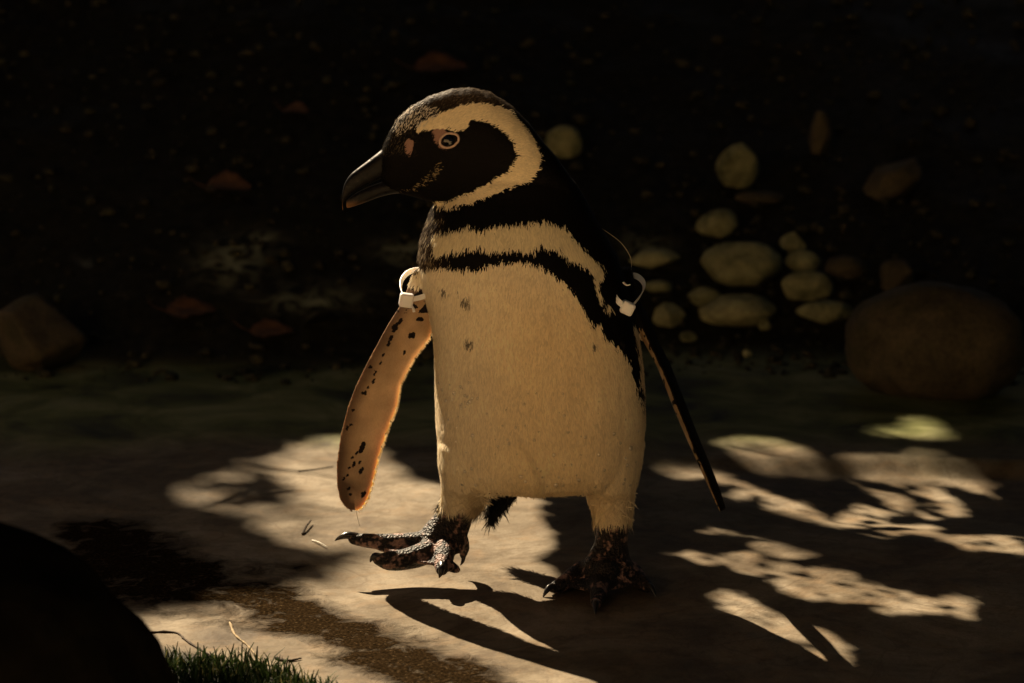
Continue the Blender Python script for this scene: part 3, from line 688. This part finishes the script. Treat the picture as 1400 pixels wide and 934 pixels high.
# --- beads of water on the belly
m_water, nt, b = mat('water'); gl = node(nt, 'ShaderNodeBsdfGlossy'); gl.inputs['Roughness'].default_value = .06; tp = node(nt, 'ShaderNodeBsdfTransparent'); tp.inputs['Color'].default_value = (.97, .97, .96, 1); lw = node(nt, 'ShaderNodeFresnel'); lw.inputs['IOR'].default_value = 1.8; mxw = node(nt, 'ShaderNodeMixShader'); gb_ = node(nt, 'ShaderNodeNewGeometry'); nt.links.new(math_n(nt, 'MULTIPLY', math_n(nt, 'SUBTRACT', 1.0, gb_.outputs['Backfacing']), math_n(nt, 'ADD', math_n(nt, 'MULTIPLY', lw.outputs[0], .8), .22)), mxw.inputs[0]); nt.links.new(tp.outputs[0], mxw.inputs[1]); nt.links.new(gl.outputs[0], mxw.inputs[2]); nt.links.new(mxw.outputs[0], nt.nodes['Material Output'].inputs['Surface'])
Vs = []; Fs = []; spots = [(744, 682, 4.2), (713, 650, 3.2), (860, 613, 3.4), (838, 593, 2.4), (648, 595, 3), (612, 548, 2.4), (622, 537, 2.4), (637, 541, 2.2), (644, 549, 3), (606, 533, 2), (632, 558, 2.2), (818, 621, 2.6), (757, 621, 2.6), (791, 655, 2.6), (760, 661, 3.2)]
for _ in range(70):
    y = 664 - 130*rng.random()**1.8; x = rng.uniform(604, 872); spots.append((x, y, rng.uniform(1.0, 2.3)))
for _ in range(16): spots.append((rng.normal(625, 14), rng.normal(545, 16), rng.uniform(1.0, 2.0)))
for x, y, r in spots:
    p, n = on_body(x, y)
    if p is None: continue
    Fs.append(itri + len(Vs)*len(iv)); Vs.append(iv*r*1.3*MPP*np.array((1, 1, 1.1)) + p + n*(.0010 + r*MPP*.3))
o = part('water_drops', mesh_np('water_drops', np.concatenate(Vs), np.concatenate(Fs)), m_water); o['kind'] = 'stuff'

# --- stray thread lifting from the back
m_thread = simple_mat('thread', (.55, .48, .34), .5)
bb = Build(); bb.tube([P(817, 309, .06), P(834, 320, .07), P(850, 333, .08), P(862, 352, .085), P(863, 368, .085), P(859, 377, .08)], [.00035]*6, 6, True, 1, 5); part('stray_filament', bb.mesh('stray_filament'), m_thread)
bb = Build(); bb.tube([P(487, 699, .113), P(489, 709, .112), P(492, 720, .11)], [.0003]*3, 6, True, 1, 4); part('stray_filament', bb.mesh('stray_filament'), m_thread)

# ================================================================== CABLE TIES ROUND THE FLIPPERS
m_tie, nt, b = mat('white_nylon'); b.inputs['Base Color'].default_value = (.80, .79, .80, 1); b.inputs['Roughness'].default_value = .35; b.inputs['Subsurface Weight'].default_value = .4; b.inputs['Subsurface Radius'].default_value = (1, .8, .6); b.inputs['Subsurface Scale'].default_value = .003
def cable_tie(loop, block_c, block_ax, width, width_axis, label, tail_pts):
    pts = [P(*q) for q in loop]; N = len(pts); dense = []
    for i in range(N):
        p0, p1, p2, p3 = pts[i-1], pts[i], pts[(i+1) % N], pts[(i+2) % N]
        for k in range(8):
            t = k/8; dense.append(0.5*((2*p1)+(-p0+p2)*t+(2*p0-5*p1+4*p2-p3)*t*t+(-p0+3*p1-3*p2+p3)*t**3))
    cen = np.mean(dense, 0); M = len(dense); V = []; F = []; wa = np.array(width_axis, float); wa /= np.linalg.norm(wa)
    for i in range(M):
        t = dense[(i+1) % M]-dense[i-1]; t /= np.linalg.norm(t); w = wa - t*(wa@t); w /= np.linalg.norm(w); n = np.cross(t, w)
        for sw, sn in ((-1, -1), (1, -1), (1, 1), (-1, 1)): V.append(dense[i] + w*sw*width/2 + n*sn*.0007)
    for i in range(M):
        j = (i+1) % M
        for k in range(4): F.append((i*4+k, i*4+(k+1) % 4, j*4+(k+1) % 4, j*4+k))
    root = bpy.data.objects.new('cable_tie', None); col.objects.link(root); root.location = Vector(cen); tag(root, label, 'cable tie', 'cable ties worn on the flippers')
    inv = Matrix.Translation(-Vector(cen))
    me = mesh_from('strap', V, F); bm = bmesh.new(); bm.from_mesh(me); bmesh.ops.recalc_face_normals(bm, faces=bm.faces); bm.to_mesh(me); bm.free()
    s = link('strap', me, m_tie, root, False); s.matrix_parent_inverse = inv; md = s.modifiers.new('b', 'BEVEL'); md.width = .0004; md.segments = 2
    bm = bmesh.new(); bmesh.ops.create_cube(bm, size=1.0); me = bpy.data.meshes.new('locking_head'); bm.to_mesh(me); bm.free()
    v = verts(me)*np.array(block_ax[0]); a = Matrix(block_ax[1]).to_3x3() if False else None
    me.vertices.foreach_set('co', v.astype(np.float32).ravel()); me.update()
    o = link('locking_head', me, m_tie, root); o.matrix_parent_inverse = inv; o.location = Vector(P(*block_c)); o.rotation_euler = block_ax[1]; md = o.modifiers.new('b', 'BEVEL'); md.width = .0032; md.segments = 3
    bb = Build(); bb.tube([P(*q) for q in tail_pts], [.0026, .0026, .0020], 8, False, .4, 3); o = link('strap_end', bb.mesh('strap_end'), m_tie, root); o.matrix_parent_inverse = inv
cable_tie([(557, 409, .038), (549, 398, .060), (549, 384, .085), (558, 373, .098), (574, 369, .095), (590, 378, .075), (594, 394, .050), (580, 405, .036)],
          (555.5, 410.5, .034), ((.0185, .013, .0185), (.1, .15, .1)), .0072, (-.3, -.25, 1), 'white plastic cable tie round the spread broad-side flipper', [(561, 416, .032), (565, 422, .030), (566, 427, .029)])
cable_tie([(858, 420, .010), (869, 413, .030), (879, 398, .060), (879.5, 386, .080), (868, 377, .105), (852, 381, .105), (840, 392, .050), (843, 409, .004)],
          (857.5, 421, .008), ((.0180, .014, .0170), (.1, .45, .1)), .0080, (.45, -.35, 1), 'white plastic cable tie round the narrow edge-on flipper', [(852, 386, .020), (857, 390, .018), (862, 389, .018)])

# ================================================================== LITTER ON THE FLOOR
m_twig = simple_mat('twig_bark', (.05, .032, .018), .8, .2, 300, .6, .5, .002); m_twig_pale = simple_mat('dry_twig', (.32, .24, .14), .8, .2, 300, .5, .5, .002)
def twig(pxs, r, label, m=m_twig, lift=0.0, bumpy=0.0):
    pts = []; rad = []
    for k, (x, y) in enumerate(pxs):
        g = G(x, y); g[2] = float(height(g[0], g[1])) + r*.75 + (lift if 0 < k else 0); pts.append(g); rad.append(r*(1-.45*k/(len(pxs)-1)))
    bb = Build(); bb.tube(pts, rad, 8, True, 1, 6); me = bb.mesh('twig')
    if bumpy:
        v = verts(me); v += normals(me)*(fbm(v*170, 2, 5)*bumpy)[:, None]; me.vertices.foreach_set('co', v.astype(np.float32).ravel())
    o = link('twig', me, m); c = np.mean(pts, 0); tag(o, label, 'twig'); return o
twig([(150, 869), (190, 867), (238, 866), (252, 875), (268, 886), (290, 899)], .0017, 'bent dark twig lying across the slab into the turf', m_twig, bumpy=.0014)
twig([(314, 853), (322, 870), (338, 884), (352, 900), (368, 912)], .0016, 'knobbly twig pointing out of the turf onto the slab', m_twig_pale, bumpy=.0018)
twig([(378, 902), (392, 905), (412, 903)], .0022, 'short thick twig crumb just beyond the turf edge', m_twig, bumpy=.002)
twig([(414, 732), (419, 725), (425, 717)], .0022, 'short dark splinter on sunlit slab ahead of raised foot', m_twig, .004)
twig([(427, 740), (436, 745), (447, 751)], .0014, 'tiny white feather shaft beside the dark splinter', simple_mat('quill', (.8, .76, .66), .5), .002)
twig([(408, 645), (430, 643), (455, 639)], .0012, 'thin straight twig on the slab behind the spread flipper', m_twig)

m_leaf_brown = simple_mat('dead_leaf', (.075, .034, .012), .6, .3, 60, .5, .4, .002); m_leaf_dark = simple_mat('rotten_leaf', (.010, .008, .006), .6, .3, 60, .5, .4, .002)
def dead_leaf(px, py, w, label, m, rot, curl=.35, stem=True, asp=.62, tiltx=.25):
    g = G(px, py); s = (g[1]+3)/FPX*w; V = []; F = []; nu, nv = 14, 8
    for i in range(nu+1):
        u = i/nu; half = asp*.5*math.sin(math.pi*u**.75)**.8*(1+.10*math.sin(u*23))
        for j in range(nv+1):
            t = j/nv*2-1; V.append(((u-.5)*s, t*half*s, s*(curl*.35*t*t*half*2 + .10*curl*math.sin(3*u) + .012*math.sin(9*u+4*t))))
    for i in range(nu):
        for j in range(nv): k = i*(nv+1)+j; F.append((k, k+1, k+nv+2, k+nv+1))
    root = bpy.data.objects.new('dead_leaf', None); col.objects.link(root); slope = math.atan(.44) if g[1] > bank_line(g[0])+.15 else 0
    root.location = (g[0], g[1], float(height(g[0], g[1])) + .006 + .03*s); root.rotation_euler = (slope + tiltx*.3, 0, rot); tag(root, label, 'leaf', 'dead leaves lying about')
    o = link('blade', mesh_from('blade', V, F), m, root); md = o.modifiers.new('t', 'SOLIDIFY'); md.thickness = .0006
    bb = Build(); bb.tube([(-.5*s, 0, .002), (-.68*s, .03*s, .010), (-.85*s, .09*s, .022)], [.0016, .0013, .0010], 6); link('stem', bb.mesh('stem'), m, root)
dead_leaf(437, 447, 52, 'dark heart shaped dead leaf with its stem raised', m_leaf_dark, -2.6, .5, asp=.8)
dead_leaf(312, 264, 72, 'brown curled dead leaf highest on the bank above the others', m_leaf_brown, -.35, .6)
dead_leaf(262, 432, 72, 'dim brown dead leaf at the edge of the green slab', m_leaf_brown, .3, .3)
dead_leaf(372, 460, 62, 'dull brown dead leaf lying beside the dark heart shaped one', m_leaf_brown, .1, .3)
dead_leaf(605, 100, 78, 'faint brown dead leaf at the top of the bank above the penguin head', m_leaf_brown, .2, .5)
dead_leaf(405, 157, 44, 'small faint brown dead leaf high on the bank', m_leaf_brown, -.6, .5)

# turf: short dark blades
n = 5200; xs = rng.uniform(-.85, -.15, n*6); ys = rng.uniform(-.85, -.30, n*6); zz = height(xs, ys); tx, ty = PX(np.stack([xs, ys, zz], 1))
k = inpoly(tx + 6*fbm(n3(xs*30, ys*30, 0), 2, 91), ty + 5*fbm(n3(xs*30, ys*30, 3), 2, 92), TURF); xs, ys, zz = xs[k][:n*2], ys[k][:n*2], zz[k][:n*2]; n = len(xs)
hgt = rng.uniform(.010, .026, n); an = rng.uniform(0, 6.28, n); lean = rng.uniform(.1, .9, n); dx, dy = np.cos(an), np.sin(an); wd = rng.uniform(.0009, .0016, n)
p0 = np.stack([xs, ys, zz], 1); s = np.stack([-dy, dx, 0*dx], 1)*wd[:, None]; l = np.stack([dx, dy, 0*dx], 1); up = np.array((0, 0, 1.0))
mid = p0 + up*(hgt*.6)[:, None] + l*(hgt*lean*.35)[:, None]; tip = p0 + up*(hgt*.95)[:, None] + l*(hgt*lean)[:, None]
V = np.stack([p0-s, p0+s, mid+s*.9, mid-s*.9, tip+s*.35, tip-s*.35], 1).reshape(-1, 3); k = np.arange(n)*6
gm = mesh_np('turf_grass', V, np.concatenate([np.stack([k, k+1, k+2, k+3], 1), np.stack([k+3, k+2, k+4, k+5], 1)]))
g0 = np.array((.028, .045, .012)); c = g0*rng.uniform(.5, 1.8, (n, 1)); c[rng.random(n) < .10] = (.20, .18, .07); set_color(gm, 'Col', np.repeat(c, 6, 0))
tag(link('turf_grass', gm, m_feather), 'strip of short dark green turf at the edge of the slab', 'grass', kind='stuff')

# ================================================================== SHADE TREE (its boughs hang between the sun and the floor)
def gp(poly): return [tuple(G(x, y)[:2]) for x, y in poly]
HOLES = [
 # the wide gap that lets the sun onto the bird and the slab in front of it
 gp([(245, 668), (300, 632), (390, 600), (470, 602), (530, 640), (560, 660), (640, 666), (700, 674), (733, 692), (735, 745), (712, 768), (760, 800), (860, 814), (960, 852), (1060, 908), (1110, 950)]) + [(0.46, -0.62), (0.60, -1.0), (0.60, -1.6), (0.5, -4.7), (-4.2, -4.7), (-3.2, -1.9), (-1.15, -1.72), (-0.12, -1.60), (-0.06, -1.10), (-0.24, -0.78)] + gp([(400, 930), (160, 930), (165, 862), (230, 842), (330, 812), (430, 800), (480, 782), (440, 755), (380, 728), (300, 702)]),
 gp([(975, 815), (1000, 822), (1050, 848), (1165, 884), (1160, 905), (1110, 925), (1040, 905)]),
 gp([(903, 645), (950, 640), (1000, 650), (1032, 668), (1010, 685), (1042, 708), (1078, 706), (1110, 745), (1080, 760), (1040, 752), (990, 730), (955, 705), (945, 685)]),
 gp([(1042, 672), (1080, 680), (1112, 702), (1122, 715), (1170, 690), (1215, 700), (1270, 718), (1275, 730), (1230, 731), (1185, 747), (1160, 737), (1140, 747), (1112, 737), (1085, 716), (1060, 705)]),
 gp([(1165, 664), (1180, 646), (1240, 636), (1320, 640), (1350, 668), (1290, 700), (1240, 702), (1200, 680)]),
 gp([(980, 603), (1040, 592), (1075, 607), (1105, 622), (1200, 628), (1270, 618), (1262, 632), (1180, 640), (1090, 636), (1030, 630)]),
 gp([(988, 770), (1030, 760), (1100, 783), (1142, 778), (1182, 803), (1220, 813), (1300, 818), (1348, 813), (1322, 848), (1250, 833), (1190, 831), (1130, 808), (1040, 797)]),
 gp([(1270, 728), (1400, 738), (1400, 756), (1330, 748)]),
 gp([(908, 746), (940, 748), (964, 770), (945, 774)]),
 gp([(1190, 590), (1250, 575), (1290, 600), (1230, 606)]),
]
trunk_at = np.array((-2.6, 5.2, 0.0)); trunk_at[2] = float(height(trunk_at[0], trunk_at[1]))
tree = bpy.data.objects.new('shade_tree', None); col.objects.link(tree); tree.location = trunk_at
tag(tree, 'leafy tree whose boughs overhang and shade the slab', 'tree')
inv = Matrix.Translation(-Vector(trunk_at))
m_bark = simple_mat('bark', (.06, .045, .03), .9, .1, 20, .5, .6, .01)
bb = Build(); bb.tube([trunk_at-(0, 0, .2), trunk_at+(.1, -.1, 1.0), trunk_at+(.3, -.3, 2.0), trunk_at+(.9, -1.0, 2.6)], [.20, .15, .12, .08], 14)
o = link('trunk', bb.mesh('trunk'), m_bark, tree); o.matrix_parent_inverse = inv
top = trunk_at + np.array((.3, -.3, 2.0)); bb = Build()
for (gx_, gy_, sd) in [(-1.3, .9, 4.6), (1.7, 1.2, 4.8), (.9, 1.5, 5.0), (-1.5, .3, 4.6), (.1, 1.7, 5.2), (-1.6, 1.6, 5.0)]:
    endp = np.array((gx_, gy_, 0)) + SUN*sd; m1 = top*.5 + endp*.5 + np.array((0, 0, .35)); bb = Build(); bb.tube([top, m1, endp], [.06, .035, .008], 8, True, 1, 6)
    o = link('limb', bb.mesh('limb'), m_bark, tree); o.matrix_parent_inverse = inv
for path, sdist, r0 in [([(200, 706), (290, 690), (350, 681), (410, 672)], 3.0, .0075), ([(285, 690), (318, 676), (348, 668)], 3.0, .006), ([(350, 637), (410, 645), (470, 655)], 3.4, .008), ([(420, 690), (470, 700), (520, 690)], 3.2, .004),
                        ([(1000, 690), (1060, 715), (1110, 742)], 2.4, .005), ([(1180, 585), (1240, 600), (1300, 612)], 2.6, .006), ([(1000, 610), (1045, 622), (1090, 628)], 2.4, .005)]:
    bb = Build(); bb.tube([np.array((*G(x, y)[:2], 0)) + SUN*sdist for x, y in path], np.linspace(r0, r0*.5, len(path)), 7, True, 1, 5)
    o = link('branch', bb.mesh('branch'), m_bark, tree); o.matrix_parent_inverse = inv
def canopy(NL, near_edge):
    g = np.stack([rng.uniform(-3.4, 3.4, NL), rng.uniform(-2.4, 5.0, NL), np.zeros(NL)], 1)
    if near_edge: g[:, 0] = rng.uniform(-.75, 1.5, NL); g[:, 1] = rng.uniform(-1.0, 1.3, NL)
    lo = np.where(g[:, 1] > .75, 5.0, np.where(g[:, 0] < -.12, 5.5, 1.9)); hi = np.where(g[:, 1] > .75, 7.5, np.where(g[:, 0] < -.12, 8.5, 2.7 if near_edge else 3.6))
    wob = np.where(g[:, 1] < -.5, 0, 1)
    qx = g[:, 0] + wob*(.022*fbm(n3(g[:, 0]*11, g[:, 1]*11, 1), 3, 101) + .030*fbm(n3(g[:, 0]*4, g[:, 1]*4, 1), 2, 103)); qy = g[:, 1] + wob*(.055*fbm(n3(g[:, 0]*13, g[:, 1]*9, 5), 3, 102) + .03*fbm(n3(g[:, 0]*30, g[:, 1]*20, 5), 2, 104))
    sd = lo + (hi-lo)*rng.random(NL); inside = np.zeros(NL, bool); de = np.full(NL, 9.0)
    for h in HOLES:
        q = inpoly(qx, qy, h); dd_ = polydist(qx, qy, h); inside |= q | (dd_ < .010); de = np.minimum(de, dd_)
    hx, hy = PX(g); thin = sstep(450, 240, hx)*.16*(hy < 760)*(hy > 580) + .05*sstep(890, 960, hx)*(hy < 930)
    inside &= ~(rng.random(NL) < thin); k = ~inside
    if near_edge: k &= de < .16
    return g[k], sd[k], de[k]
ga, sa_, da = canopy(70000, False); gb, sb_, db = canopy(90000, True); nr = 14000
g = np.concatenate([ga, gb]); sd = np.concatenate([sa_, sb_]); dist_edge = np.concatenate([da, db, np.full(nr, .14)]); c = g + SUN*sd[:, None]
c = np.concatenate([c, np.stack([rng.uniform(1.0, 3.8, nr), rng.uniform(-2.5, 2.2, nr), rng.uniform(1.7, 2.9, nr)], 1)]); n = len(c)  # plus unseen leaves on the right, added to block sky light
Ls = np.clip(dist_edge*1.15, .020, .12)*rng.uniform(.8, 1.2, n); Ls[len(ga):n-nr] = np.minimum(Ls[len(ga):n-nr], .05); poke = (rng.random(n) < .012)*(np.arange(n) >= len(ga))*(np.arange(n) < n-nr); Ls = np.where(poke, rng.uniform(.06, .11, n), Ls); d1 = rng.normal(size=(n, 3)); d1 /= np.linalg.norm(d1, axis=1)[:, None]
nn = SUN + rng.normal(size=(n, 3))*.55; nn[n-nr:] = np.array((0, 0, 1)) + rng.normal(size=(nr, 3))*.35; nn /= np.linalg.norm(nn, axis=1)[:, None]; d1 -= nn*(d1*nn).sum(1)[:, None]; d1 /= np.linalg.norm(d1, axis=1)[:, None]; d2 = np.cross(nn, d1)
Lc, W = Ls[:, None], Ls[:, None]*.30
V = np.stack([c-d1*Lc*.5, c-d1*Lc*.1+d2*W, c+d1*Lc*.25+d2*W*.8, c+d1*Lc*.5, c+d1*Lc*.25-d2*W*.8, c-d1*Lc*.1-d2*W], 1).reshape(-1, 3); k = np.arange(n)*6
lm = mesh_np('crown', V, np.concatenate([np.stack([k, k+1, k+2, k+3], 1), np.stack([k, k+3, k+4, k+5], 1)]))
cl = np.array((.022, .040, .010))*rng.uniform(.6, 1.5, (n, 1)); set_color(lm, 'Col', np.repeat(cl, 6, 0))
o = link('crown', lm, m_feather, tree); o.matrix_parent_inverse = inv; o['kind'] = 'stuff'

# unseen side hedges, added to block sky light from the front
m_hedge = simple_mat('hedge_leaf', (.012, .02, .006), .9, .1, 30, .6)
for (x0, y0, x1, y1, lab) in [(7, -5.0, 7, 4, 'tall dark clipped hedge added to block sky on the boulder side'), (-7, -5.0, -7, 0, 'tall dark clipped hedge added to block sky on the cream wall side')]:
    hv = []; hf = []; n = 5000; t = rng.random(n); d_ = np.array((x1-x0, y1-y0)); nrm = np.array((-d_[1], d_[0]))/np.linalg.norm(d_)
    p = np.stack([x0+d_[0]*t, y0+d_[1]*t, rng.uniform(0, 3.2, n)], 1); p[:, :2] += nrm*rng.normal(size=(n, 1))*.18
    a = rng.normal(size=(n, 3)); a /= np.linalg.norm(a, axis=1)[:, None]; b_ = np.cross(a, rng.normal(size=(n, 3))); b_ /= np.linalg.norm(b_, axis=1)[:, None]
    q = np.stack([p-a*.16, p+b_*.07, p+a*.16, p-b_*.07], 1).reshape(-1, 3)
    core = np.array([(x0+s1*nrm[0]*.2, y0+s1*nrm[1]*.2, z) for s1 in (-1, 1) for z in (-.1, 3.1)] + [(x1+s1*nrm[0]*.2, y1+s1*nrm[1]*.2, z) for s1 in (-1, 1) for z in (-.1, 3.1)])
    b0 = sum(len(v) for v in hv); hv += [q, core]; k = b0 + np.arange(n)*4; hf.append(np.stack([k, k+1, k+2, k+3], 1)); c0 = b0+n*4
    hf.append(np.array([(0, 1, 5, 4), (2, 6, 7, 3), (1, 3, 7, 5), (0, 4, 6, 2)]) + c0)
    tag(link('hedge', mesh_np('hedge', np.concatenate(hv), np.concatenate(hf)), m_hedge), lab, 'hedge', 'added hedges that block sky light')

# unseen wall added behind the camera to bounce sun onto the bird
m_wall, nt, b = mat('cream_render'); geo = node(nt, 'ShaderNodeNewGeometry'); nw = noise_node(nt, 3.0, 8, .6, geo.outputs['Position']); nw2 = noise_node(nt, 60.0, 5, .6, geo.outputs['Position'])
nt.links.new(ramp(nt, nw.outputs['Fac'], [(.3, (.70, .54, .34)), (.65, (.84, .68, .46))]).outputs[0], b.inputs['Base Color']); b.inputs['Roughness'].default_value = .9; bump(nt, b, nw2.outputs['Fac'], .4, .006)
wall = bpy.data.objects.new('bounce_wall', None); col.objects.link(wall); wall.location = (-2.9, -3.9, 0); tag(wall, 'cream rendered wall with a flat coping added to bounce sun onto the penguin', 'wall')
def box(name, sx, sy, sz, x, y, z, m, parent):
    bm = bmesh.new(); bmesh.ops.create_cube(bm, size=1.0); bmesh.ops.scale(bm, vec=(sx, sy, sz), verts=bm.verts); bmesh.ops.bevel(bm, geom=bm.edges[:], offset=.01, segments=2, affect='EDGES')
    me = bpy.data.meshes.new(name); bm.to_mesh(me); bm.free(); o = link(name, me, m, parent, False); o.location = (x, y, z); return o
box('render_face', 6.0, .24, 2.0, 0, 0, .93, m_wall, wall); box('coping', 6.1, .34, .08, 0, 0, 1.972, m_wall, wall); wall.rotation_euler = (0, 0, -.55)
